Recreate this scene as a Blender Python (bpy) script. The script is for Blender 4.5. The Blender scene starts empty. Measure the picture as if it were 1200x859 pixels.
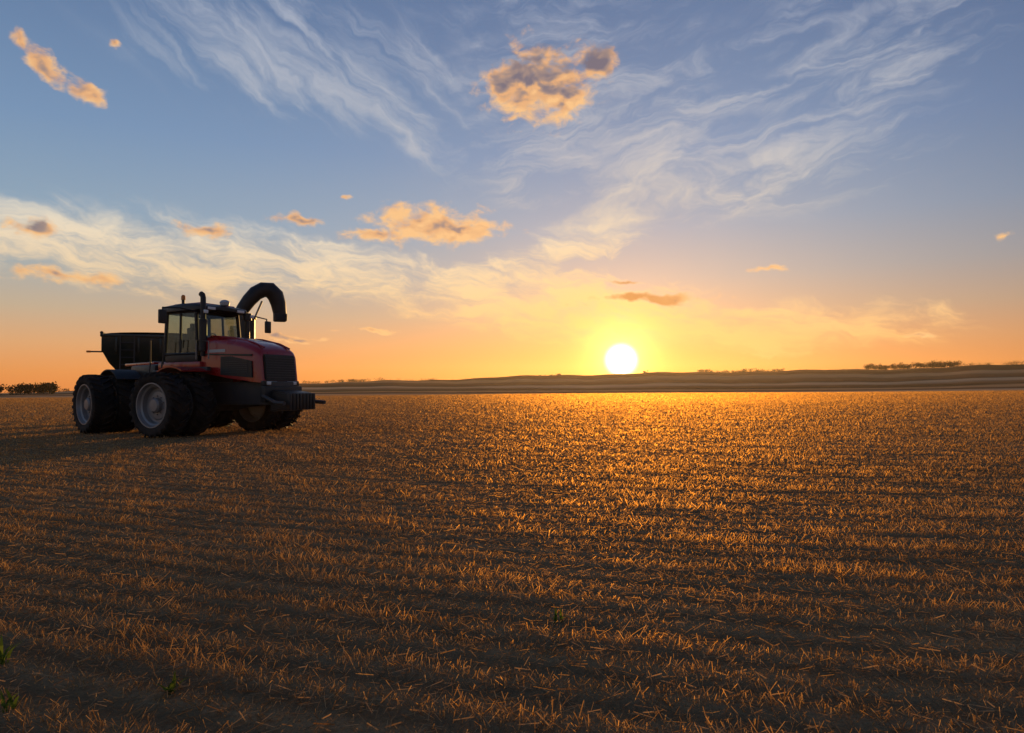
import bpy, bmesh, math, random
import numpy as np
from mathutils import Vector, Matrix, Euler
random.seed(4); rng=np.random.default_rng(4)
S=bpy.context.scene
S.view_settings.view_transform='Standard'; S.view_settings.look='None'; S.view_settings.exposure=0; S.view_settings.gamma=1
SUN_AZ=9.1; SUN_EL=2.35
sd=Vector((math.sin(math.radians(SUN_AZ))*math.cos(math.radians(SUN_EL)),math.cos(math.radians(SUN_AZ))*math.cos(math.radians(SUN_EL)),math.sin(math.radians(SUN_EL))))
def lin(r,g,b):
    f=lambda c:(c/255/12.92) if c/255<=0.04045 else ((c/255+0.055)/1.055)**2.4
    return (f(r),f(g),f(b),1)

# ---------------- node helpers
class NT:
    def __init__(s,t): s.t=t; s.n=t.nodes; s.l=t.links
    def add(s,k,**kw):
        n=s.n.new(k)
        for a,b in kw.items(): setattr(n,a,b)
        return n
    def put(s,sock,v):
        if isinstance(v,bpy.types.NodeSocket): s.l.new(v,sock)
        elif v is not None: sock.default_value=v
    def m(s,op,a,b=None,c=None,clamp=False):
        n=s.add('ShaderNodeMath',operation=op); n.use_clamp=clamp
        s.put(n.inputs[0],a); s.put(n.inputs[1],b)
        if c is not None: s.put(n.inputs[2],c)
        return n.outputs[0]
    def vm(s,op,a,b=None,out=0,c=None):
        n=s.add('ShaderNodeVectorMath',operation=op); s.put(n.inputs[0],a); s.put(n.inputs[1],b)
        if c is not None: s.put(n.inputs[2],c)
        return n.outputs[out]
    def mix(s,f,a,b,bt='MIX'):
        n=s.add('ShaderNodeMix',data_type='RGBA',blend_type=bt); n.clamp_factor=True
        s.put(n.inputs[0],f); s.put(n.inputs[6],a); s.put(n.inputs[7],b); return n.outputs[2]
    def noise(s,v,scale,det=4,rough=.5,dist=0,col=False):
        n=s.add('ShaderNodeTexNoise'); s.put(n.inputs['Vector'],v); n.inputs['Scale'].default_value=scale
        n.inputs['Detail'].default_value=det; n.inputs['Roughness'].default_value=rough; n.inputs['Distortion'].default_value=dist
        return n.outputs['Color' if col else 'Fac']
    def ss(s,x,a,b,o0=0,o1=1):
        n=s.add('ShaderNodeMapRange',interpolation_type='SMOOTHSTEP'); s.put(n.inputs[0],x)
        for i,v in enumerate((a,b,o0,o1)): n.inputs[i+1].default_value=v
        return n.outputs[0]
    def ramp(s,f,stops,interp='LINEAR'):
        n=s.add('ShaderNodeValToRGB'); s.put(n.inputs[0],f); r=n.color_ramp; r.interpolation=interp
        while len(r.elements)>1: r.elements.remove(r.elements[-1])
        r.elements[0].position=stops[0][0]; r.elements[0].color=stops[0][1]
        for p,c in stops[1:]:
            e=r.elements.new(p); e.color=c
        return n.outputs[0]
    def mapping(s,v,loc=(0,0,0),rot=(0,0,0),sc=(1,1,1),typ='TEXTURE'):
        n=s.add('ShaderNodeMapping',vector_type=typ); s.put(n.inputs[0],v)
        n.inputs[1].default_value=loc; n.inputs[2].default_value=rot; n.inputs[3].default_value=sc
        return n.outputs[0]
    def comb(s,x,y,z=0):
        n=s.add('ShaderNodeCombineXYZ'); s.put(n.inputs[0],x); s.put(n.inputs[1],y); s.put(n.inputs[2],z); return n.outputs[0]
    def sep(s,v):
        n=s.add('ShaderNodeSeparateXYZ'); s.put(n.inputs[0],v); return n.outputs

# ---------------- world
W=bpy.data.worlds.new("World"); S.world=W; W.use_nodes=True
try: W.cycles.sampling_method='NONE'
except Exception: pass
N=NT(W.node_tree); N.n.clear()
wo=N.add('ShaderNodeOutputWorld')
tc=N.add('ShaderNodeTexCoord'); D=N.vm('NORMALIZE',tc.outputs['Generated'])
dx,dy,dz=N.sep(D)
az=N.m('MULTIPLY',N.m('ARCTAN2',dx,dy),57.2958)
el=N.m('MULTIPLY',N.m('ARCSINE',dz),57.2958)
ang=N.m('MULTIPLY',N.m('ARCCOSINE',N.m('MINIMUM',N.vm('DOT_PRODUCT',D,tuple(sd),out=1),0.999999)),57.2958)
P=N.comb(az,el,0)
nish=N.add('ShaderNodeTexSky',sky_type='NISHITA'); nish.sun_disc=False
nish.sun_elevation=math.radians(SUN_EL); nish.sun_rotation=math.radians(SUN_AZ); nish.air_density=1.0; nish.dust_density=1.5; nish.ozone_density=2.0
ef=N.m('DIVIDE',N.m('MAXIMUM',el,0),90)
base=N.ramp(ef,[(0,lin(226,134,66)),(1.5/90,lin(228,148,80)),(3.5/90,lin(216,164,114)),(6/90,lin(188,171,144)),(9/90,lin(160,169,168)),
   (13/90,lin(136,161,180)),(19/90,lin(114,144,177)),(27/90,lin(96,123,159)),(40/90,lin(68,94,134)),(1,lin(44,62,98))])
side=N.ss(az,14,50,1.0,0.62)
back=N.ss(ang,35,120,1.0,0.95)
sb=N.m('MULTIPLY',side,back)
base=N.vm('MULTIPLY',base,N.comb(sb,sb,N.m('MULTIPLY',N.m('ADD',N.m('MULTIPLY',side,.8),.2),back)))
def ex(x,k): return N.m('POWER',2.71828,N.m('DIVIDE',x,-k))
band=N.m('MULTIPLY',ex(N.m('MAXIMUM',el,0),5.5),ex(ang,24.0),clamp=True)
sky=N.mix(band,base,lin(244,122,30))
sky=N.vm('MULTIPLY_ADD',nish.outputs[0],(0.014,0.015,0.02),c=sky)

warp=N.noise(P,0.33,3,.55,0,True)
Pw=N.vm('MULTIPLY_ADD',N.vm('SUBTRACT',warp,(.5,.5,.5)),(3.2,1.9,0),c=P)
rotc={0:Pw}
def blob(u,v,hw,hh,rot=0):
    a=math.atan(u); A_=math.degrees(a); E_=math.degrees(math.atan(v*math.cos(a))); ra=math.degrees(hw)*math.cos(a)**2; re=math.degrees(hh)*math.cos(a)
    if rot not in rotc: rotc[rot]=N.mapping(Pw,(0,0,0),(0,0,math.radians(-rot)),(1,1,1),'POINT')
    c,s=math.cos(math.radians(-rot)),math.sin(math.radians(-rot)); cxr=c*A_-s*E_; cyr=s*A_+c*E_
    q=N.vm('MULTIPLY_ADD',rotc[rot],(1/ra,1/re,0),c=(-cxr/ra,-cyr/re,0))
    return N.m('SUBTRACT',1,N.vm('LENGTH',q,out=1))
# ---- high cirrus / altocumulus
regions=[(-.62,.215,.38,.065,-8,1.0),(-.30,.185,.30,.052,-8,1.0),(.06,.125,.32,.062,-8,1.1),(.37,.085,.30,.045,0,1.0),
 (-.17,.42,.17,.045,-40,.75),(-.33,.50,.30,.09,-8,.68),(.26,.33,.38,.085,0,.8),(.38,.43,.40,.12,15,.62),(.13,.235,.14,.045,15,.85),(.05,.46,.32,.12,0,.58)]
cov=None
for u,v,a,b,r,w in regions:
    x=N.m('MULTIPLY',N.ss(blob(u,v,a*1.3,b*1.4,r),0,.8),w)
    cov=x if cov is None else N.m('MAXIMUM',cov,x)
low=N.ss(el,11,15,1,0)
nA=N.noise(N.mapping(Pw,(0,0,0),(0,0,math.radians(-9)),(2.8,.75,1)),0.5,6,.64,.5)
nB=N.noise(N.mapping(Pw,(7,3,0),(0,0,math.radians(10)),(4.6,1.1,1)),0.45,6,.62,1.3)
nC=N.noise(N.mapping(Pw,(3,9,0),(0,0,math.radians(-33)),(4.8,1.1,1)),0.42,6,.62,.9)
left=N.ss(az,-9,1,1,0)
hiN=N.mix(left,nB,nC); nn=N.mix(low,hiN,nA)
cv=N.m('MULTIPLY_ADD',N.m('SUBTRACT',cov,.5),.30,nn)
cvs=N.m('ADD',N.m('MULTIPLY',N.ss(cv,.42,.76),low),N.m('MULTIPLY',N.ss(cv,.38,.84),N.m('SUBTRACT',1,low)))
cir=N.m('MULTIPLY',cvs,N.ss(cov,0,.45))
cir=N.m('MULTIPLY',cir,N.m('ADD',N.m('MULTIPLY',low,.22),.78),clamp=True)
ccol=N.ramp(N.m('DIVIDE',N.m('MAXIMUM',el,0),30),[(0,lin(248,165,85)),(.12,lin(250,190,118)),(.26,lin(244,210,162)),(.42,lin(232,220,198)),(.62,lin(204,203,203)),(1,lin(175,184,202))])
ccol=N.mix(ex(ang,7.0),ccol,lin(255,205,105))
sky=N.mix(cir,sky,ccol)
# ---- small low cumulus : (u,v,half-w,half-h,rot,weight)
cum=[(.045,.45,.085,.055,0,1),(.075,.435,.045,.035,0,1),(-.005,.452,.045,.03,0,1),(.130,.487,.036,.024,-15,.85),(0.0,.402,.03,.011,0,.6),
 (-.12,.243,.09,.030,0,1),(-.08,.234,.08,.018,0,1),(-.20,.232,.07,.012,0,.75),(.21,.132,.11,.008,0,.9),(.169,.158,.035,.006,0,.6),
 (-.69,.49,.055,.022,-40,.75),(-.63,.445,.045,.02,-40,.8),(-.73,.53,.03,.016,-40,.65),(-.59,.52,.022,.010,0,.5),(-.444,.239,.045,.013,0,.7),(-.309,.252,.055,.010,0,.7),
 (-.71,.243,.07,.016,0,.65),(-.244,.284,.016,.006,0,.6),(-.66,.172,.13,.02,0,.55),(.381,.172,.04,.006,0,.6),
 (-.32,.077,.07,.007,0,.7),(-.2,.088,.06,.005,0,.6),(.73,.221,.03,.007,0,.4),(.6,.075,.06,.006,0,.5)]
cm=None
for c in cum:
    x=blob(*c[:5])
    if c[5]<1: x=N.m('SUBTRACT',x,(1-c[5])*.75)
    cm=x if cm is None else N.m('MAXIMUM',cm,x)
Pc=N.mapping(P,(0,0,0),(0,0,0),(1.5,.95,1))
n0=N.noise(Pc,.85,6,.60,.3); n1=N.noise(N.vm('ADD',Pc,(0.15,-0.7,0)),.85,2,.5,.3)
dens=N.m('MULTIPLY_ADD',N.m('SUBTRACT',n0,.5),2.1,cm)
alpha=N.ss(dens,-.12,.60)
core=N.ss(dens,.15,.85)
vert=N.m('MAXIMUM',N.m('MULTIPLY',N.m('SUBTRACT',23.9,el),.20),N.m('MULTIPLY',N.m('SUBTRACT',13.2,el),.35))
vert=N.m('MINIMUM',N.m('MAXIMUM',vert,-.40),.25)
vert=N.m('MULTIPLY',vert,N.ss(az,-16,-10))
lit=N.m('MULTIPLY_ADD',N.m('SUBTRACT',n0,n1),2.0,.88)
lit=N.m('ADD',N.m('SUBTRACT',lit,N.m('MULTIPLY',core,.50)),vert,clamp=True)
kcol=N.ramp(lit,[(0,lin(116,108,120)),(.3,lin(160,136,126)),(.6,lin(230,172,118)),(1,lin(250,196,132))])
kcol=N.mix(N.ss(ang,5,9,.8,0),kcol,lin(155,88,42))
sky=N.mix(N.m('MULTIPLY',alpha,.92),sky,kcol)
# ---- sun and its aureole
def addc(a,amp,k,col):
    e=N.m('MULTIPLY',ex(ang,k),amp)
    return N.vm('MULTIPLY_ADD',N.comb(e,e,e),col,c=a)
sky=addc(sky,5.0,1.15,(1,.62,.13)); sky=addc(sky,.42,4.4,(1,.36,.03)); sky=addc(sky,.08,16,(1,.40,.07))
disc=N.ss(ang,.35,1.6,8,0)
sky=N.vm('MULTIPLY_ADD',N.comb(disc,disc,disc),(1,.85,.42),c=sky)
below=N.ss(el,-1.5,-.3,0,1)
sky=N.mix(below,(0.05,.035,.02,1),sky)
bg=N.add('ShaderNodeBackground'); N.put(bg.inputs[0],sky); bg.inputs[1].default_value=1.0
N.l.new(bg.outputs[0],wo.inputs[0])

# ---------------- sun lamp
L=bpy.data.lights.new('sun','SUN'); L.energy=5.0; L.angle=math.radians(.6); L.color=(1,.55,.18)
lo=bpy.data.objects.new('sun',L); S.collection.objects.link(lo); lo.rotation_euler=sd.to_track_quat('Z','Y').to_euler()

# ---------------- camera
CH=1.35
cam=bpy.data.cameras.new('camera'); co=bpy.data.objects.new('camera',cam); S.collection.objects.link(co); S.camera=co
cam.lens=24; cam.sensor_width=36; cam.clip_end=20000; cam.clip_start=.05
co.matrix_world=Matrix.Translation((0,0,CH))@Matrix.Rotation(math.radians(91.9),4,'X')@Matrix.Rotation(math.radians(-.4),4,'Z')

# ---------------- evening haze lying over the fields (real homogeneous volume, forward scattering)
hm=bpy.data.materials.new('evening_haze'); hm.use_nodes=True; th_=NT(hm.node_tree); th_.n.clear()
ho=th_.add('ShaderNodeOutputMaterial'); vs_=th_.add('ShaderNodeVolumeScatter'); vs_.inputs['Color'].default_value=(1,.80,.62,1)
vs_.inputs['Density'].default_value=5.0e-5; vs_.inputs['Anisotropy'].default_value=.68
th_.l.new(vs_.outputs[0],ho.inputs['Volume'])
bmh=bmesh.new(); bmesh.ops.create_cone(bmh,cap_ends=True,segments=48,radius1=3000,radius2=3000,depth=140,matrix=Matrix.Translation((0,0,30)))
mh=bpy.data.meshes.new('evening_haze'); bmh.to_mesh(mh); bmh.free(); mh.materials.append(hm)
S.collection.objects.link(bpy.data.objects.new('evening_haze',mh))

# ---------------- materials
def mat(name): 
    m=bpy.data.materials.new(name); m.use_nodes=True; t=NT(m.node_tree); return m,t,t.n['Principled BSDF']
def simple(name,col,rough=.5,metal=0,var=.25,sc=6,bump=0,spec=.5,coat=0,dust=0):
    m,t,b=mat(name); tc=t.add('ShaderNodeTexCoord'); v=tc.outputs['Object']
    n=t.noise(v,sc,4,.6)
    c=t.mix(n,tuple(x*(1-var) for x in col)+(1,),tuple(min(1,x*(1+var)) for x in col)+(1,))
    if dust:
        d=t.m('MULTIPLY',t.ss(t.noise(v,2.2,5,.65),.35,.75),dust)
        c=t.mix(d,c,(.20,.13,.08,1))
    t.put(b.inputs['Base Color'],c); b.inputs['Metallic'].default_value=metal
    t.put(b.inputs['Roughness'],t.m('ADD',t.m('MULTIPLY',n,.3),rough-.15)); b.inputs['Specular IOR Level'].default_value=spec
    b.inputs['Coat Weight'].default_value=coat; b.inputs['Coat Roughness'].default_value=.10
    if bump:
        bn=t.add('ShaderNodeBump'); bn.inputs['Strength'].default_value=bump; t.put(bn.inputs['Height'],t.noise(v,sc*5,3)); t.l.new(bn.outputs[0],b.inputs['Normal'])
    return m
M_red=simple('red_paint',(.34,.008,.010),.30,0,.12,2,spec=.35,coat=.6,dust=.05)
M_black=simple('black_metal',(.020,.020,.021),.45,0,.3,8,.1,spec=.35,dust=.08)
M_frame=simple('frame_grey',(.035,.035,.037),.55,0,.3,8,.1,dust=.15)
M_tyre=simple('tyre_rubber',(.018,.016,.015),.85,0,.3,9,.2,spec=.2,dust=.22)
M_rim=simple('rim_silver',(.25,.245,.245),.45,.3,.15,5,dust=.25)
M_cart=simple('cart_dark_green',(.016,.026,.020),.4,0,.25,3,coat=.3,dust=.12)
M_tarp=simple('tarp_black',(.018,.018,.019),.7,0,.3,4,.3)
M_white=simple('decal_white',(.5,.5,.48),.5,0,.1,8)
M_amber=simple('amber_lens',(.75,.22,.02),.25,0,.1,8)
M_lamp=simple('lamp_lens',(.78,.78,.76),.15,0,.1,8)
M_seat=simple('seat_fabric',(.03,.03,.032),.9)
def glassmat():
    m,t,b=mat('cab_glass'); t.n.remove(b); out=[n for n in t.n if n.type=='OUTPUT_MATERIAL'][0]
    tr=t.add('ShaderNodeBsdfTransparent'); tr.inputs[0].default_value=(.52,.60,.56,1)
    g=t.add('ShaderNodeBsdfGlossy'); g.inputs['Roughness'].default_value=.06; g.inputs[0].default_value=(.9,.9,.9,1)
    lw=t.add('ShaderNodeLayerWeight'); lw.inputs[0].default_value=.3
    tcx=t.add('ShaderNodeTexCoord')
    f=t.m('ADD',t.m('MULTIPLY',lw.outputs['Fresnel'],.7),t.m('MULTIPLY',t.noise(tcx.outputs['Object'],3,4),.08))
    mx=t.add('ShaderNodeMixShader'); t.put(mx.inputs[0],f); t.l.new(tr.outputs[0],mx.inputs[1]); t.l.new(g.outputs[0],mx.inputs[2]); t.l.new(mx.outputs[0],out.inputs[0])
    return m
M_glass=glassmat()

# ---------------- terrain
def H(x,y):
    r=np.hypot(x,y); a=np.degrees(np.arctan2(x,y))
    e=np.interp(a,[-180,-60,-38,-30,-16,3,10,20,30,37,60,110,180],[-.1,-.2,-.22,.1,.62,.98,1.10,1.12,1.15,1.32,1.2,.4,-.1])
    e=e+.05*np.sin(a*.55+1)+.03*np.sin(a*1.7)
    hr=1300*np.tan(np.radians(e))+1.35
    t=np.clip((r-160)/1140,0,1); s=(t*t*(3-2*t))**1.2
    und=(np.sin(x*.011+1.3)*np.cos(y*.013+.4)*1.4+np.sin(x*.004-y*.006)*2.0)*np.clip((r-180)/700,0,1)*np.clip((1600-r)/600,0,1)
    near=(np.sin(x*.05+.5)*np.sin(y*.043)*.05)*np.clip((r-25)/50,0,1)
    return hr*s+und+near
NA=540; radii=np.concatenate([[0.0],np.geomspace(1.0,9000,210)])
verts=[(0,0,float(H(np.array(0.),np.array(.001))))]
A=np.linspace(0,2*np.pi,NA,endpoint=False)
for r in radii[1:]:
    x=r*np.sin(A); y=r*np.cos(A); z=H(x,y); verts+=list(zip(x.tolist(),y.tolist(),z.tolist()))
faces=[(0,1+(i+1)%NA,1+i) for i in range(NA)]
for k in range(len(radii)-2):
    o=1+k*NA; p=o+NA
    faces+=[(o+i,o+(i+1)%NA,p+(i+1)%NA,p+i) for i in range(NA)]
me=bpy.data.meshes.new('ground'); me.from_pydata(verts,[],faces); me.update()
for p in me.polygons: p.use_smooth=True
go=bpy.data.objects.new('ground',me); S.collection.objects.link(go)
ROW=.33
def s_np(x): return -.30*x+.27*np.sqrt(x*x+49)
m,t,b=mat('stubble_ground')
geo=t.add('ShaderNodeNewGeometry'); pos=geo.outputs['Position']; px,py,pz=t.sep(pos)
sx=t.m('ADD',t.m('MULTIPLY',px,-.30),t.m('MULTIPLY',t.m('SQRT',t.m('ADD',t.m('MULTIPLY',px,px),49)),.27))
g=t.m('SUBTRACT',py,sx)
row=t.m('ADD',t.m('MULTIPLY',t.m('COSINE',t.m('MULTIPLY',g,2*math.pi/ROW)),.5),.5)
dist=t.vm('LENGTH',pos,out=1)
fade=t.ss(dist,8,60,1,.25)
fine=t.noise(pos,38,3,.7); med=t.noise(pos,5,3,.65); big=t.noise(t.mapping(pos,(0,0,0),(0,0,math.radians(-12)),(6,1,1)),.35,4,.6)
straw=t.mix(fine,(.14,.085,.042,1),(.50,.33,.17,1))
straw=t.mix(t.m('MULTIPLY',t.m('SUBTRACT',1,row),t.m('MULTIPLY',fade,.45)),straw,(.085,.055,.032,1))
straw=t.mix(t.ss(med,.5,.75,0,.4),straw,(.11,.070,.040,1))
swath=t.m('ADD',t.m('MULTIPLY',t.m('SINE',t.m('ADD',t.m('MULTIPLY',g,.62),t.m('MULTIPLY',big,3))),.5),.5)
straw=t.mix(t.m('MULTIPLY',swath,.25),straw,t.mix(1.0,straw,(.5,.5,.45,1),'MULTIPLY'))
straw=t.mix(t.ss(big,.45,.7,0,.5),straw,t.mix(1.0,straw,(1.5,1.4,1.25,1),'MULTIPLY'))
nq=t.noise(pos,.0035,4,.55)
q=t.m('ADD',t.m('ADD',py,t.m('MULTIPLY',px,.10)),t.m('MULTIPLY',t.m('SUBTRACT',nq,.5),300))
tan=(.60,.32,.14,1); pale=(.70,.43,.22,1); dk=(.16,.085,.038,1); gr=(.13,.085,.034,1); br=(.34,.17,.07,1)
fields=t.ramp(t.m('DIVIDE',q,1500),[(0,tan),(.13,tan),(.14,pale),(.16,pale),(.17,br),(.19,dk),(.20,tan),(.23,tan),(.24,gr),(.28,br),(.31,pale),(.335,pale),(.345,dk),(.42,br),(.45,tan),(.50,tan),(.52,dk),(.62,gr),(.64,br),(.70,dk)])
fields=t.mix(t.noise(t.mapping(pos,(0,0,0),(0,0,.1),(5,1,1)),.03,4,.7),t.mix(1.0,fields,(.65,.65,.65,1),'MULTIPLY'),t.mix(1.0,fields,(1.35,1.35,1.35,1),'MULTIPLY'))
far=t.ss(t.m('ADD',dist,t.m('MULTIPLY',t.m('SUBTRACT',nq,.5),60)),150,185)
col=t.mix(far,straw,fields)
t.put(b.inputs['Base Color'],col)
b.inputs['Roughness'].default_value=1; b.inputs['Specular IOR Level'].default_value=0
hgt=t.m('ADD',t.m('ADD',t.m('MULTIPLY',row,.025),t.m('MULTIPLY',fine,.03)),t.m('MULTIPLY',med,.06))
bn=t.add('ShaderNodeBump'); bn.inputs['Strength'].default_value=.7; bn.inputs['Distance'].default_value=1.0; t.put(bn.inputs['Height'],hgt); t.l.new(bn.outputs[0],b.inputs['Normal'])
me.materials.append(m)

# ---------------- stubble
def strawmat(name,c0,c1,tr,gl=0,fw=0):
    m,t,b=mat(name); t.n.remove(b); out=[n for n in t.n if n.type=='OUTPUT_MATERIAL'][0]
    geo=t.add('ShaderNodeNewGeometry')
    ri=geo.outputs['Random Per Island']
    c=t.mix(ri,c0,c1); c=t.mix(t.ss(t.noise(geo.outputs['Position'],.9,1),.4,.7,0,.5),c,t.mix(1.0,c,(.55,.53,.50,1),'MULTIPLY'))
    d=t.add('ShaderNodeBsdfDiffuse'); T=t.add('ShaderNodeBsdfTranslucent'); t.put(d.inputs[0],c); t.put(T.inputs[0],t.mix(1.0,c,(1.3,1.05,.75,1),'MULTIPLY'))
    mx=t.add('ShaderNodeMixShader'); mx.inputs[0].default_value=tr; t.l.new(d.outputs[0],mx.inputs[1]); t.l.new(T.outputs[0],mx.inputs[2]); o=mx
    if gl:
        G_=t.add('ShaderNodeBsdfGlossy'); G_.inputs['Roughness'].default_value=.85; t.put(G_.inputs[0],(.75,.44,.16,1))
        m2=t.add('ShaderNodeMixShader'); m2.inputs[0].default_value=gl; t.l.new(o.outputs[0],m2.inputs[1]); t.l.new(G_.outputs[0],m2.inputs[2]); o=m2
    if fw:   # thin straw passes part of the light straight on
        F=t.add('ShaderNodeBsdfRefraction'); F.inputs['Roughness'].default_value=.95; F.inputs['IOR'].default_value=1.35; t.put(F.inputs[0],(.95,.48,.08,1))
        m3=t.add('ShaderNodeMixShader'); m3.inputs[0].default_value=fw; t.l.new(o.outputs[0],m3.inputs[1]); t.l.new(F.outputs[0],m3.inputs[2]); o=m3
    t.l.new(o.outputs[0],out.inputs[0])
    return m
M_straw=strawmat('straw',(.21,.125,.058,1),(.56,.39,.20,1),.40,.07,.14)
M_loose=strawmat('loose_straw',(.22,.13,.06,1),(.54,.38,.20,1),.35,0,.04)
def quads(name,base,top,wid,wtop,side,mats):
    n=len(base); v=np.empty((n,4,3),np.float32)
    v[:,0]=base-side*wid[:,None]; v[:,1]=base+side*wid[:,None]; v[:,2]=top+side*wtop[:,None]; v[:,3]=top-side*wtop[:,None]
    me=bpy.data.meshes.new(name); me.vertices.add(n*4); me.vertices.foreach_set('co',v.ravel())
    me.loops.add(n*4); me.loops.foreach_set('vertex_index',np.arange(n*4,dtype=np.int32))
    me.polygons.add(n); me.polygons.foreach_set('loop_start',np.arange(0,n*4,4,dtype=np.int32))
    try: me.polygons.foreach_set('loop_total',np.full(n,4,dtype=np.int32))
    except Exception: pass
    me.update(calc_edges=True); me.validate(); 
    for mm in mats: me.materials.append(mm)
    o=bpy.data.objects.new(name,me); S.collection.objects.link(o); return o
def scatter(n0,dmax,p):
    yy=np.linspace(.3,dmax,4000); d=n0*np.minimum(1,(5/yy)**p)*(2.0*yy+5); cdf=np.cumsum(d); tot=cdf[-1]*(yy[1]-yy[0])
    n=int(tot); y=np.interp(rng.random(n)*cdf[-1],cdf,yy); x=(rng.random(n)*2-1)*(1.0*y+2.5); return x,y
x,y=scatter(1300,185,1.62)
sxx=s_np(x); k=np.round((y-sxx)/ROW); wob=.03*np.sin(x*1.1+k*1.7)+.02*np.sin(x*3.1+k*4.1)
yr=k*ROW+sxx+wob+rng.normal(0,.055,len(x)); strayed=rng.random(len(x))<.20
y=np.where(strayed,y,yr); n=len(x); r=np.hypot(x,y)
patch=.85+.25*np.sin(x*1.7+np.sin(y*1.3)*1.5)*np.sin(y*.9+x*.4)+.15*np.sin(x*5+y*3)
rowvar=.85+.22*np.sin(k*2.4)+.1*np.sin(k*5.1)
h=np.clip(rng.normal(.047,.018,n)*patch*rowvar,.010,.11)*np.clip(1+(r-15)/90,1,2.2); lean=rng.normal(0,.65,(n,2))*h[:,None]
h=np.where(strayed,h*.7,h)
z=H(x,y)
base=np.stack([x,y,z-.01],1); top=base+np.stack([lean[:,0],lean[:,1],h],1)
a=rng.random(n)*np.pi; side=np.stack([np.cos(a),np.sin(a)*.6,np.zeros(n)],1)
w=.0020*np.maximum(1,(r/5)**.85)*rng.uniform(.7,1.4,n)
quads('wheat_stubble',base,top,w,w*.8,side,[M_straw])
x,y=scatter(560,60,1.6); n=len(x); r=np.hypot(x,y); a=rng.random(n)*2*np.pi; l=rng.uniform(.02,.10,n)
z=H(x,y)+rng.uniform(.004,.030,n)
base=np.stack([x,y,z],1); top=base+np.stack([np.cos(a)*l,np.sin(a)*l,rng.normal(0,.012,n)],1)
side=np.stack([-np.sin(a),np.cos(a),rng.normal(0,.5,n)],1); w=.0018*np.maximum(1,(r/5)**.8)
quads('loose_straw',base,top,w,w,side,[M_loose])
# green volunteer weeds
M_leaf=strawmat('weed_leaf',(.05,.10,.02,1),(.12,.20,.04,1),.5)
def weed(wx,wy,ht,nl):
    B=[];T=[];Wd=[];Wt=[];Sd=[]
    for i in range(nl):
        a=random.uniform(0,6.28); l=ht*random.uniform(.5,1)
        p=Vector((wx+random.uniform(-.02,.02),wy+random.uniform(-.02,.02),0)); d=Vector((math.cos(a)*.35,math.sin(a)*.35,1)).normalized()
        for j in range(4):
            q=p+d*l/4; B.append(p);T.append(q); Wd.append(.007*[.6,1,1,.6][j]); Wt.append(.007*[1,1,.6,.05][j]); Sd.append((-math.sin(a),math.cos(a),0)); p=q; d=(d+Vector((math.cos(a)*.25,math.sin(a)*.25,-.18))).normalized()
    return quads('green_weed',np.array(B,dtype=float),np.array(T,dtype=float),np.array(Wd),np.array(Wt),np.array(Sd,dtype=float),[M_leaf])
weed(-1.54,3.10,.13,8); weed(-2.55,3.45,.2,10); weed(-2.15,2.95,.11,6); weed(.26,4.0,.10,8)

# ---------------- distant trees
M_fol=strawmat('distant_foliage',(.018,.022,.010,1),(.045,.052,.02,1),.15)
def trees(name,spec):
    B=[];T=[];Wd=[];Wt=[];Sd=[]
    for (azd,rr,ht,wd) in spec:
        cx=rr*math.sin(math.radians(azd)); cy=rr*math.cos(math.radians(azd)); cz=float(H(np.array(cx),np.array(cy)))
        B.append((cx,cy,cz-.5));T.append((cx,cy,cz+ht*.6));Wd.append(.25);Wt.append(.1);Sd.append((1,0,0))
        lob=[(random.uniform(-.5,.5)*wd,random.uniform(-.5,.5)*wd,ht*random.uniform(.3,.8),random.uniform(.26,.45)*wd) for _ in range(6)]
        for i in range(170):
            lx,ly,lz,lr=random.choice(lob); v=Vector((random.gauss(0,1),random.gauss(0,1),random.gauss(0,1))).normalized()*lr*random.random()**.4
            c=Vector((cx+lx+v.x,cy+ly+v.y,max(cz+.1,cz+lz+v.z*.8))); e=Vector((random.gauss(0,1),random.gauss(0,1),random.gauss(0,1))).normalized()*random.uniform(.3,.7)*ht/8
            s=e.cross(Vector((random.gauss(0,1),random.gauss(0,1),random.gauss(0,1)))).normalized()
            B.append(c-e);T.append(c+e);Wd.append(.45*ht/8);Wt.append(.25*ht/8);Sd.append(tuple(s))
    quads(name,np.array([tuple(b) for b in B]),np.array([tuple(b) for b in T]),np.array(Wd),np.array(Wt),np.array(Sd),[M_fol])
sp=[]
def rowt(a0,a1,n,r,h,w):
    for i in range(n):
        sp.append((random.uniform(a0,a1),r*random.uniform(.97,1.03),h*random.uniform(.6,1.15),w*random.uniform(.7,1.2)))
rowt(-38,-33.8,28,560,7.0,8); rowt(-48,-38,30,600,7,8)
rowt(-33.5,-30,10,900,5,9)
rowt(-17,-11,26,1150,4.5,9); rowt(-11,1,22,1250,3.0,10); rowt(2,4.2,12,1280,6,8); rowt(10.9,11.5,3,1280,7,7)
rowt(15.5,21.5,34,1270,6.5,10); rowt(21.5,27,14,1290,3.5,10); rowt(27.5,33.5,50,1180,8.5,12); rowt(33.5,42,26,1250,5,12); rowt(4,15,16,1290,2.5,9)
trees('distant_trees',sp)

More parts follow.
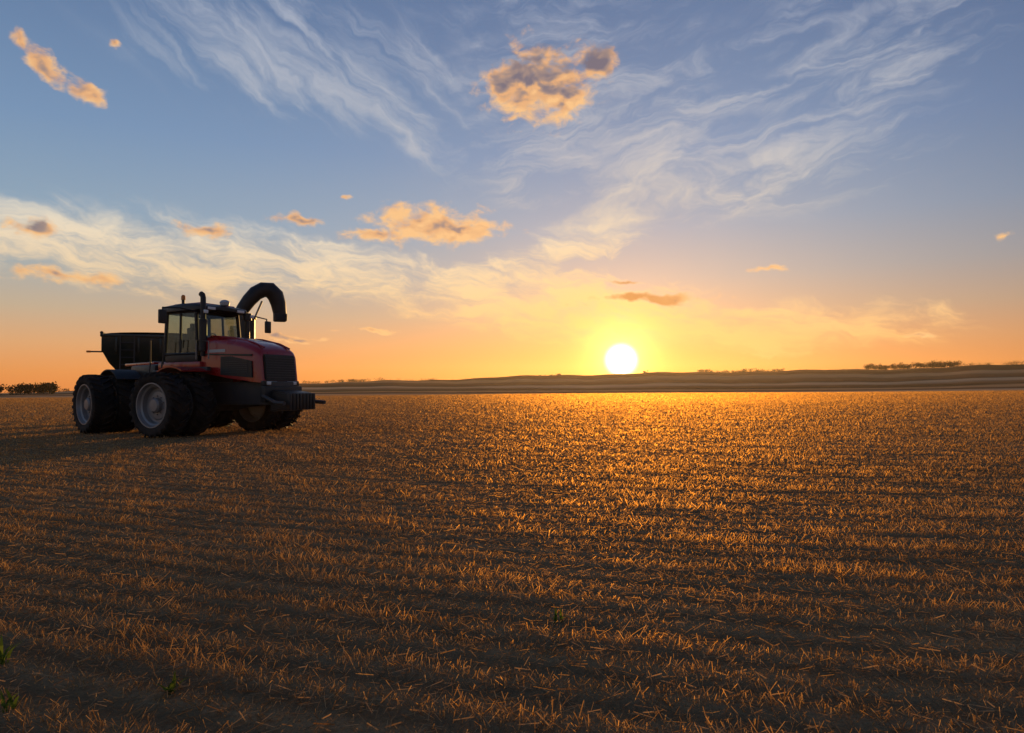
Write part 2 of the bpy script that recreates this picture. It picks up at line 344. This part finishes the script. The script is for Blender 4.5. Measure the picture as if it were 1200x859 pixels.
# ---------------- mesh part helpers
def link(o,parent,name=None):
    S.collection.objects.link(o); o.parent=parent; return o
def empty(name,parent=None,loc=(0,0,0),rz=0):
    e=bpy.data.objects.new(name,None); S.collection.objects.link(e); e.parent=parent; e.location=loc; e.rotation_euler=(0,0,rz); e.empty_display_size=.3; return e
def frombm(bm,name,parent,mats,loc=(0,0,0),rot=(0,0,0),smooth=False):
    bmesh.ops.recalc_face_normals(bm,faces=bm.faces[:])
    me=bpy.data.meshes.new(name); bm.to_mesh(me); bm.free()
    for mm in mats: me.materials.append(mm)
    if smooth:
        for p in me.polygons: p.use_smooth=True
        try: me.set_sharp_from_angle(angle=math.radians(38))
        except Exception: pass
    o=bpy.data.objects.new(name,me); o.location=loc; o.rotation_euler=rot; return link(o,parent)
def box(name,parent,m,c,s,rot=(0,0,0),bev=.02):
    bm=bmesh.new(); bmesh.ops.create_cube(bm,size=1); bmesh.ops.scale(bm,vec=s,verts=bm.verts)
    if bev: bmesh.ops.bevel(bm,geom=bm.edges[:],offset=min(bev,min(s)*.4),segments=2,affect='EDGES',profile=.6)
    return frombm(bm,name,parent,[m],c,rot,True)
def tube(name,parent,m,pts,rad,seg=14,caps=True):
    pts=[Vector(p) for p in pts]; bm=bmesh.new(); rings=[]
    rad=rad if isinstance(rad,(list,tuple)) else [rad]*len(pts)
    up=None
    for i,p in enumerate(pts):
        d=(pts[min(i+1,len(pts)-1)]-pts[max(i-1,0)]).normalized()
        if up is None:
            up=Vector((0,0,1)) if abs(d.z)<.9 else Vector((1,0,0))
        a=d.cross(up).normalized(); bb=a.cross(d).normalized(); up=bb
        rings.append([bm.verts.new(p+(a*math.cos(2*math.pi*j/seg)+bb*math.sin(2*math.pi*j/seg))*rad[i]) for j in range(seg)])
    for i in range(len(rings)-1):
        for j in range(seg): bm.faces.new((rings[i][j],rings[i][(j+1)%seg],rings[i+1][(j+1)%seg],rings[i+1][j]))
    if caps: bm.faces.new(rings[0]); bm.faces.new(rings[-1])
    return frombm(bm,name,parent,[m],smooth=True)
def prism(name,parent,m,prof,y0,y1,bev=.02):
    bm=bmesh.new(); a=[bm.verts.new((x,y0,z)) for x,z in prof]; c=[bm.verts.new((x,y1,z)) for x,z in prof]
    bm.faces.new(a); bm.faces.new(c[::-1]); n=len(a)
    for i in range(n): bm.faces.new((a[i],a[(i+1)%n],c[(i+1)%n],c[i]))
    bmesh.ops.recalc_face_normals(bm,faces=bm.faces[:])
    if bev: bmesh.ops.bevel(bm,geom=bm.edges[:],offset=bev,segments=2,affect='EDGES')
    return frombm(bm,name,parent,[m],smooth=True)

def wheel_mesh(R=.97,Rr=.64,W=.64):
    bm=bmesh.new(); seg=60
    def lathe(prof,mi):
        rings=[]
        for k in range(seg):
            th=2*math.pi*k/seg; rings.append([bm.verts.new((r*math.cos(th),yy,r*math.sin(th))) for r,yy in prof])
        for k in range(seg):
            A_=rings[k]; B_=rings[(k+1)%seg]
            for i in range(len(prof)-1):
                f=bm.faces.new((A_[i],A_[i+1],B_[i+1],B_[i])); f.material_index=mi
    w=W/2
    lathe([(Rr-.01,-w*.72),(Rr+.03,-w*.86),(Rr+.12,-w*1.0),(R-.12,-w*.99),(R-.065,-w*.88),(R-.045,-w*.5),(R-.04,0),(R-.045,w*.5),(R-.065,w*.88),(R-.12,w*.99),(Rr+.12,w),(Rr+.03,w*.86),(Rr-.01,w*.72)],0)
    lathe([(Rr+.025,-w*.80),(Rr+.02,-w*.9),(Rr-.015,-w*.9),(Rr-.03,-w*.78),(Rr-.05,-w*.6),(Rr-.10,-w*.5),(Rr-.12,-w*.1),(.46,-w*.02),(.40,-w*.18),(.30,-w*.22),(.22,-w*.20),(.21,-w*.55),(.17,-w*.68),(.001,-w*.70)],1)
    lathe([(Rr+.02,w*.80),(Rr-.02,w*.9),(Rr-.05,w*.6),(Rr-.10,w*.3),(Rr-.12,-w*.08),(.001,w*.0)],1)
    nl=24
    for sgn in (-1,1):
        for k in range(nl):
            th0=2*math.pi*(k+(.5 if sgn>0 else 0))/nl
            rows_=[(.03,0.0,R-.05,R+.012),(.55*w,.10,R-.06,R+.008),(.93*w,.20,R-.10,R-.008),(1.0*w,.23,R-.17,R-.06)]
            vs=[]
            for yy,dth,r0,r1 in rows_:
                hw=.036 if yy<w*.9 else .048
                c=[]
                for rr,s_ in ((r0,-1),(r1,-1),(r1,1),(r0,1)):
                    tt=th0+dth+s_*hw*(1.15 if rr==r0 else .85); yo=yy+(.012 if yy>=w and rr==r1 else 0)
                    c.append(bm.verts.new((rr*math.cos(tt),sgn*yo,rr*math.sin(tt))))
                vs.append(c)
            for i in range(3):
                for j in range(4): bm.faces.new((vs[i][j],vs[i][(j+1)%4],vs[i+1][(j+1)%4],vs[i+1][j]))
            bm.faces.new(vs[0]); bm.faces.new(vs[-1])
    for k in range(10):
        th=2*math.pi*k/10; r=bmesh.ops.create_cone(bm,cap_ends=True,segments=6,radius1=.02,radius2=.02,depth=.05,matrix=Matrix.Translation((.27*math.cos(th),-w*.28,.27*math.sin(th)))@Matrix.Rotation(math.pi/2,4,'X'))
        for v in r['verts']:
            for f in v.link_faces: f.material_index=1
    bmesh.ops.recalc_face_normals(bm,faces=bm.faces[:])
    me=bpy.data.meshes.new('wheel'); bm.to_mesh(me); bm.free(); me.materials.append(M_tyre); me.materials.append(M_rim)
    for p in me.polygons: p.use_smooth=True
    try: me.set_sharp_from_angle(angle=math.radians(30))
    except Exception: pass
    return me
WM=wheel_mesh()
def wheel(name,parent,loc,left=False,sc=1):
    o=bpy.data.objects.new(name,WM); link(o,parent); o.location=loc; o.rotation_euler=(0,random.uniform(0,6),math.pi if left else 0)
    o.rotation_mode='XYZ'; o.scale=(sc,sc,sc); return o

# ---------------- tractor  (local +X forward, +Y left)
HD=math.radians(-26)
T=empty('articulated_tractor',None,(-9.35,22.15,0),HD)
R_=.97
for s,nm in ((-1,'right'),(1,'left')):
    wheel('front_wheel_outer_'+nm,T,(0,s*2.30,R_-.02),s>0); wheel('front_wheel_inner_'+nm,T,(0,s*1.42,R_-.02),s>0)
tube('front_axle',T,M_frame,[(0,-2.4,R_),(0,-1,R_),(0,-.5,R_),(0,.5,R_),(0,1,R_),(0,2.4,R_)],[.12,.16,.26,.26,.16,.12])
def loft(name,parent,m,secs,smooth=True):
    bm=bmesh.new(); rings=[]
    for (x,hw,z0,z1,rc,lean) in secs:
        pts=[(-hw,z0)]
        for i in range(7):
            a=math.pi-(math.pi/2)*i/6; pts.append((-hw+rc+rc*math.cos(a),z1-rc*.8+rc*.8*math.sin(a)))
        pts.append((0,z1+.03))
        for i in range(7):
            a=math.pi/2-(math.pi/2)*i/6; pts.append((hw-rc+rc*math.cos(a),z1-rc*.8+rc*.8*math.sin(a)))
        pts.append((hw,z0))
        rings.append([bm.verts.new((x-lean*(zz-z0),yy,zz)) for yy,zz in pts])
    n=len(rings[0])
    for i in range(len(rings)-1):
        for j in range(n): bm.faces.new((rings[i][j],rings[i][(j+1)%n],rings[i+1][(j+1)%n],rings[i+1][j]))
    bm.faces.new(rings[0]); bm.faces.new(rings[-1])
    return frombm(bm,name,parent,[m],smooth=smooth)
loft('hood',T,M_red,[(-.05,.82,1.95,3.08,.28,0),(.5,.83,1.85,3.06,.28,0),(1.1,.83,1.75,2.99,.28,0),(1.7,.82,1.68,2.88,.27,.02),(2.15,.80,1.62,2.74,.26,.06),(2.38,.77,1.60,2.62,.24,.10),(2.46,.72,1.62,2.52,.2,.12)])
for s in (-1,1): tube('hood_crease',T,M_red,[(.1,s*.60,3.095),(1.1,s*.58,3.005),(1.9,s*.55,2.83),(2.3,s*.52,2.67)],.03,8)
prism('grille',T,M_black,[(2.36,1.66),(2.50,1.66),(2.41,2.46),(2.28,2.46)],-.64,.64,.03)
for i in range(9):
    z=1.76+i*.075; box('grille_slat_%d'%i,T,M_frame,(2.505-(z-1.66)*.11,0,z),(.03,1.2,.02),bev=.005)
for s in (-1,1):
    box('headlight_%s'%('r' if s<0 else 'l'),T,M_lamp,(2.50,s*.40,1.585),(.07,.42,.11),bev=.03)
    prism('side_vent_%s'%('r' if s<0 else 'l'),T,M_black,[(.80,1.85),(2.15,1.75),(2.12,2.25),(1.25,2.42),(.80,2.42)],*sorted((s*.80,s*.842)),bev=.008)
    for i in range(6): box('vent_slat_%d'%i,T,M_frame,(1.5,s*.848,1.93+i*.065),(.92,.02,.018),bev=0)
    box('hood_decal',T,M_white,(.62,s*.836,2.60),(.75,.012,.09),bev=0)
    prism('hood_stripe',T,M_black,[(.1,2.48),(2.1,2.40),(2.12,2.46),(.1,2.53)],*sorted((s*.80,s*.838)),bev=0)
    tube('hood_handrail',T,M_rim,[(-.1,s*.98,2.35),(-.1,s*.98,2.95),(.45,s*.98,2.9),(.45,s*.98,2.35)],.018,8)
box('headlight_bezel',T,M_black,(2.44,0,1.57),(.12,1.50,.17),bev=.03)
box('front_frame',T,M_frame,(1.1,0,1.28),(2.9,.95,.72),bev=.05)
box('front_bumper',T,M_black,(2.50,0,1.25),(.22,1.55,.50),bev=.05)
prism('front_weight_bracket',T,M_black,[(2.55,.72),(3.2,.82),(3.32,1.05),(3.25,1.28),(2.6,1.38)],-.55,.55,.04)
for i in range(8): box('weight_%d'%i,T,M_black,(3.15,-.49+i*.14,1.02),(.42,.11,.5),bev=.03)
for s in (-1,1): tube('hitch_arm',T,M_frame,[(2.5,s*.75,1.2),(3.1,s*.85,1.0),(3.45,s*.85,.98)],.06)
def fender(name,parent,y0,y1,a0,a1,rad,cx=0,cz=R_,m=M_red):
    bm=bmesh.new(); n=14; vs=[]
    for i in range(n+1):
        a=math.radians(a0+(a1-a0)*i/n); c=[]
        for rr in (rad,rad+.035):
            for yy in (y0,y1): c.append(bm.verts.new((cx+rr*math.cos(a),yy,cz+rr*math.sin(a))))
        vs.append(c)
    for i in range(n):
        p,q=vs[i],vs[i+1]
        for a_,b_ in ((0,1),(1,3),(3,2),(2,0)): bm.faces.new((p[a_],p[b_],q[b_],q[a_]))
    bm.faces.new((vs[0][0],vs[0][1],vs[0][3],vs[0][2])); bm.faces.new((vs[-1][0],vs[-1][1],vs[-1][3],vs[-1][2]))
    return frombm(bm,name,parent,[m],smooth=True)
for s in (-1,1):
    y0,y1=sorted((s*.95,s*2.0)); fender('front_fender',T,y0,y1,62,150,1.10)
    box('fender_support',T,M_frame,(-.1,s*1.0,2.02),(1.2,.15,.18))
# platform, cab
box('cab_platform',T,M_red,(-.95,0,2.16),(1.95,1.9,.26),bev=.05)
box('under_cab_frame',T,M_frame,(-.95,0,1.6),(1.7,.95,.9),bev=.05)
box('battery_box',T,M_black,(-1.45,-1.0,1.75),(.8,.45,.55),bev=.04)
for i in range(4): box('step_%d'%i,T,M_frame,(-1.55,-1.32-.03*i,1.75-.33*i),(.55,.28,.05),bev=.01)
for xx in (-1.83,-1.27): tube('ladder_rail',T,M_frame,[(xx,-1.28,2.3),(xx,-1.48,.7)],.025)
cx0,cx1=-1.70,-.18; cw=.86; zb,zt=2.29,3.93
box('cab_lower_panel',T,M_black,((cx0+cx1)/2,0,2.42),(cx1-cx0,cw*2,.26),bev=.04)
def bar(name,p,q,r=.045): tube(name,T,M_black,[p,q],r,8)
topin=.05
C=[(cx1,-cw),(cx1,cw),(cx0,cw),(cx0,-cw)]
CT=[(cx1-.14,-cw+topin),(cx1-.14,cw-topin),(cx0+.03,cw-topin),(cx0+.03,-cw+topin)]
for i in range(4): bar('cab_pillar_%d'%i,(C[i][0],C[i][1],2.5),(CT[i][0],CT[i][1],zt),.06)
for i in range(4):
    j=(i+1)%4; bar('cab_sill_%d'%i,(C[i][0],C[i][1],2.55),(C[j][0],C[j][1],2.55),.04); bar('cab_head_%d'%i,(CT[i][0],CT[i][1],zt-.03),(CT[j][0],CT[j][1],zt-.03),.05)
for s in (-1,1):
    bar('door_post',(-.98,s*cw,2.55),(-1.02,s*(cw-topin),zt),.04)
    bar('door_handle',(-.90,s*(cw+.03),2.75),(-.90,s*(cw+.03),3.0),.02)
def quadp(name,pts,m):
    bm=bmesh.new(); bm.faces.new([bm.verts.new(p) for p in pts]); return frombm(bm,name,T,[m])
for i in range(4):
    j=(i+1)%4; quadp('cab_glass_%d'%i,[(C[i][0],C[i][1],2.56),(C[j][0],C[j][1],2.56),(CT[j][0],CT[j][1],zt-.04),(CT[i][0],CT[i][1],zt-.04)],M_glass)
loft('cab_roof',T,M_black,[(-1.88,.84,3.94,4.04,.10,0),(-1.76,.94,3.92,4.12,.14,0),(-1.0,.97,3.92,4.17,.16,0),(-.25,.96,3.92,4.14,.16,0),(.02,.92,3.93,4.08,.12,0),(.1,.84,3.96,4.03,.06,0)])
box('roof_red_band',T,M_red,(-.9,0,4.15),(1.2,1.4,.09),bev=.04)
for s in (-1,1): box('roof_front_light',T,M_lamp,(.08,s*.58,3.985),(.06,.3,.09),bev=.02)
box('seat_base',T,M_seat,(-1.10,0,2.75),(.5,.5,.2),bev=.06); box('seat_back',T,M_seat,(-1.37,0,3.1),(.14,.5,.72),rot=(0,-.12,0),bev=.06); box('head_rest',T,M_seat,(-1.41,0,3.52),(.1,.28,.18),bev=.04)
tube('steering_column',T,M_black,[(-.3,0,2.4),(-.55,0,3.0)],.05); tube('steering_wheel',T,M_black,[(-.58+.06*math.sin(a),.2*math.cos(a),3.05+.19*math.sin(a)) for a in [i*math.pi/8 for i in range(17)]],.018,8,False)
box('dash',T,M_seat,(-.30,0,2.72),(.2,.7,.35),bev=.05); box('console',T,M_seat,(-1.0,-.42,2.85),(.6,.16,.35),bev=.04); box('monitor',T,M_black,(-.75,-.5,3.2),(.05,.26,.2),rot=(0,0,.4),bev=.02)
tube('exhaust_stack',T,M_black,[(.05,-.86,2.45),(.05,-.86,2.6),(.05,-.86,2.62),(.05,-.86,3.6),(.05,-.86,3.62),(.05,-.86,4.3),(.02,-.86,4.38),(-.05,-.86,4.42)],[.07,.07,.125,.125,.085,.085,.085,.085],14)
tube('air_intake',T,M_black,[(.1,.86,2.6),(.1,.86,3.7),(.1,.86,3.72),(.1,.86,3.95)],[.08,.08,.14,.14],14)
for s in (-1,1):
    tube('mirror_arm',T,M_black,[(-.12,s*.92,3.85),(-.2,s*1.5,3.92),(-.25,s*2.05,3.88),(-.25,s*2.08,3.45)],.024,8)
    box('mirror',T,M_black,(-.22,s*2.08,3.60),(.09,.24,.42),bev=.03)
tube('beacon_base',T,M_black,[(-1.0,-.75,4.14),(-1.0,-.75,4.30)],.05); tube('beacon',T,M_amber,[(-1.0,-.75,4.30),(-1.0,-.75,4.42),(-1.0,-.75,4.46)],[.07,.065,.03])
tube('antenna_dome',T,M_white,[(-.1,.1,4.15),(-.1,.1,4.25),(-.1,.1,4.31),(-.1,.1,4.34)],[.14,.16,.12,.04],16)
for dy in (.5,): tube('antenna',T,M_black,[(-1.6,dy,4.05),(-1.65,dy,4.6)],.008,6)
for s in (-1,1):
    tube('hand_rail',T,M_black,[(-1.8,s*1.3,2.2),(-1.8,s*1.3,3.0),(-1.2,s*1.3,3.05),(-1.2,s*1.3,2.2)],.02,8)
    box('work_light',T,M_lamp,(.25,s*.92,3.84),(.06,.14,.11),bev=.02)
    tube('work_light_arm',T,M_black,[(.0,s*.86,3.93),(.23,s*.92,3.86)],.018,8)
# rear half (articulated)
RF=empty('rear_frame',T,(-1.75,0,0),math.radians(-13))
for s,nm in ((-1,'right'),(1,'left')):
    wheel('rear_wheel_outer_'+nm,RF,(-1.9,s*2.15,R_-.02),s>0); wheel('rear_wheel_inner_'+nm,RF,(-1.9,s*1.38,R_-.02),s>0)
tube('rear_axle',RF,M_frame,[(-1.9,-2.3,R_),(-1.9,-1,R_),(-1.9,-.5,R_),(-1.9,.5,R_),(-1.9,1,R_),(-1.9,2.3,R_)],[.12,.16,.26,.26,.16,.12])
box('rear_chassis',RF,M_frame,(-1.6,0,1.3),(3.0,.95,.7),bev=.05)
box('fuel_tank',RF,M_black,(-1.35,0,1.95),(1.9,1.75,.62),bev=.12)
box('rear_deck',RF,M_red,(-1.9,0,2.30),(2.3,1.5,.10),bev=.03)
for s in (-1,1):
    y0,y1=sorted((s*.95,s*1.75)); fender('rear_fender',RF,y0,y1,45,130,1.10,-1.9,m=M_tarp)
    box('tail_lamp',RF,M_amber,(-3.1,s*.8,2.05),(.06,.16,.12),bev=.02)
    tube('rear_lift_arm',RF,M_frame,[(-3.0,s*.5,1.5),(-3.7,s*.55,1.0),(-4.0,s*.55,.75)],.05)
box('rear_hitch',RF,M_frame,(-3.15,0,.95),(.5,.6,.7),bev=.04)
tube('pivot_joint',T,M_frame,[(-1.75,0,.8),(-1.75,0,1.8)],.2)
tube('steer_cylinder',T,M_rim,[(-1.1,-.55,1.2),(-2.3,-.5,1.25)],.05)

# ---------------- grain cart
G=empty('grain_cart',None,(-15.85,31.0,-.05),math.radians(-65))
def hopper():
    bm=bmesh.new(); lv=[(2.9,2.1,3.68),(2.9,2.1,3.05),(2.55,1.9,2.6),(1.2,.6,.95)]
    rings=[]
    for lx,ly,z in lv: rings.append([bm.verts.new((sx_*lx,sy_*ly,z)) for sx_,sy_ in ((1,1),(1,-1),(-1,-1),(-1,1))])
    for i in range(3):
        for j in range(4): bm.faces.new((rings[i][j],rings[i][(j+1)%4],rings[i+1][(j+1)%4],rings[i+1][j]))
    bm.faces.new(rings[0]); bm.faces.new(rings[-1])
    bmesh.ops.bevel(bm,geom=bm.edges[:],offset=.03,segments=2,affect='EDGES')
    return frombm(bm,'hopper',G,[M_cart],smooth=True)
hopper()
for s in (-1,1):
    box('top_rail_side',G,M_cart,(0,s*2.12,3.70),(5.9,.10,.12),bev=.02); box('top_rail_end',G,M_cart,(s*2.93,0,3.702),(.10,4.1,.115),bev=.02)
    for i in range(7): box('side_rib',G,M_cart,(-2.6+i*.866,s*2.125,3.33),(.07,.06,.60),bev=.01)
    for i in range(5): box('end_rib',G,M_cart,(s*2.925,-1.6+i*.8,3.33),(.06,.07,.60),bev=.01)
    box('side_decal',G,M_white,(0.6,s*2.112,3.36),(1.0,.012,.12),bev=0)
bm=bmesh.new(); prev=None
for i in range(13):
    a=math.pi*i/12; c=[bm.verts.new((xx,2.05*math.cos(a),3.74+.12*math.sin(a))) for xx in (-2.85,2.85)]
    if prev: bm.faces.new((prev[0],prev[1],c[1],c[0]))
    prev=c
frombm(bm,'roll_tarp',G,[M_tarp],smooth=True)
tube('tarp_roll',G,M_tarp,[(-2.9,-2.12,3.80),(2.9,-2.12,3.80)],.06)
box('chassis',G,M_frame,(0,0,.98),(4.6,1.5,.22),bev=.03)
for s in (-1,1):
    wheel('cart_wheel',G,(-.3,s*1.75,R_*.98+.03),s>0,.98)
    for xx in (-1.9,1.9): tube('hopper_leg',G,M_frame,[(xx*.9,s*.7,1.0),(xx,s*1.5,2.75)],.06)
tube('cart_axle',G,M_frame,[(-.3,-1.7,.92),(-.3,1.7,.92)],.12)
dx_,dy_=(-13.85,25.0)
cpt=Matrix.Rotation(math.radians(65),4,'Z')@Vector((dx_+15.85,dy_-31.0,0))
tube('drawbar',G,M_frame,[(1.5,.5,.95),(cpt.x,cpt.y,.75)],.11); tube('drawbar_b',G,M_frame,[(1.5,-.5,.95),(cpt.x-.05,cpt.y,.75)],.11)
tube('jack_stand',G,M_frame,[(3.6,.4,1.4),(3.6,.4,.5)],.06)
for s in (-.25,.25): tube('ladder',G,M_frame,[(3.0,-1.2+s,3.7),(3.0,-1.2+s,1.2)],.025,8)
for i in range(8): tube('ladder_rung',G,M_frame,[(3.0,-1.45,1.3+i*.3),(3.0,-.95,1.3+i*.3)],.02,8)
tube('lamp_arm',G,M_black,[(2.4,-2.1,3.05),(2.4,-2.65,3.05)],.03,8); box('side_marker_lamp',G,M_amber,(2.4,-2.62,3.05),(.1,.16,.08),bev=.02)
AX=2.7
tube('auger_lower_tube',G,M_black,[(1.5,.8,.95),(AX,2.7,1.5),(AX,3.25,2.6),(AX,3.35,3.2),(AX,3.35,4.65)],[.25,.27,.30,.36,.36],18)
tube('auger_hinge_ring',G,M_frame,[(AX,3.35,4.55),(AX,3.35,4.68)],.42,18)
pp=[(AX,3.0,4.66),(AX,3.18,4.98),(AX,3.45,5.40),(AX,3.72,5.72),(AX,4.02,5.90),(AX,4.32,5.90),(AX,4.56,5.66),(AX,4.68,5.3),(AX,4.74,4.9),(AX,4.76,4.65)]
tube('auger_upper_tube',G,M_black,pp,[.22,.28,.31,.33,.34,.36,.36,.33,.29,.30],18)
tube('auger_cylinder',G,M_rim,[(AX-.1,3.6,4.4),(AX-.1,4.0,5.4)],.045,8)
tube('auger_brace',G,M_frame,[(2.7,2.0,3.0),(AX,3.2,3.6)],.06,8)
box('spout_boot',G,M_tarp,(AX,4.76,4.68),(.62,.56,.35),bev=.08)
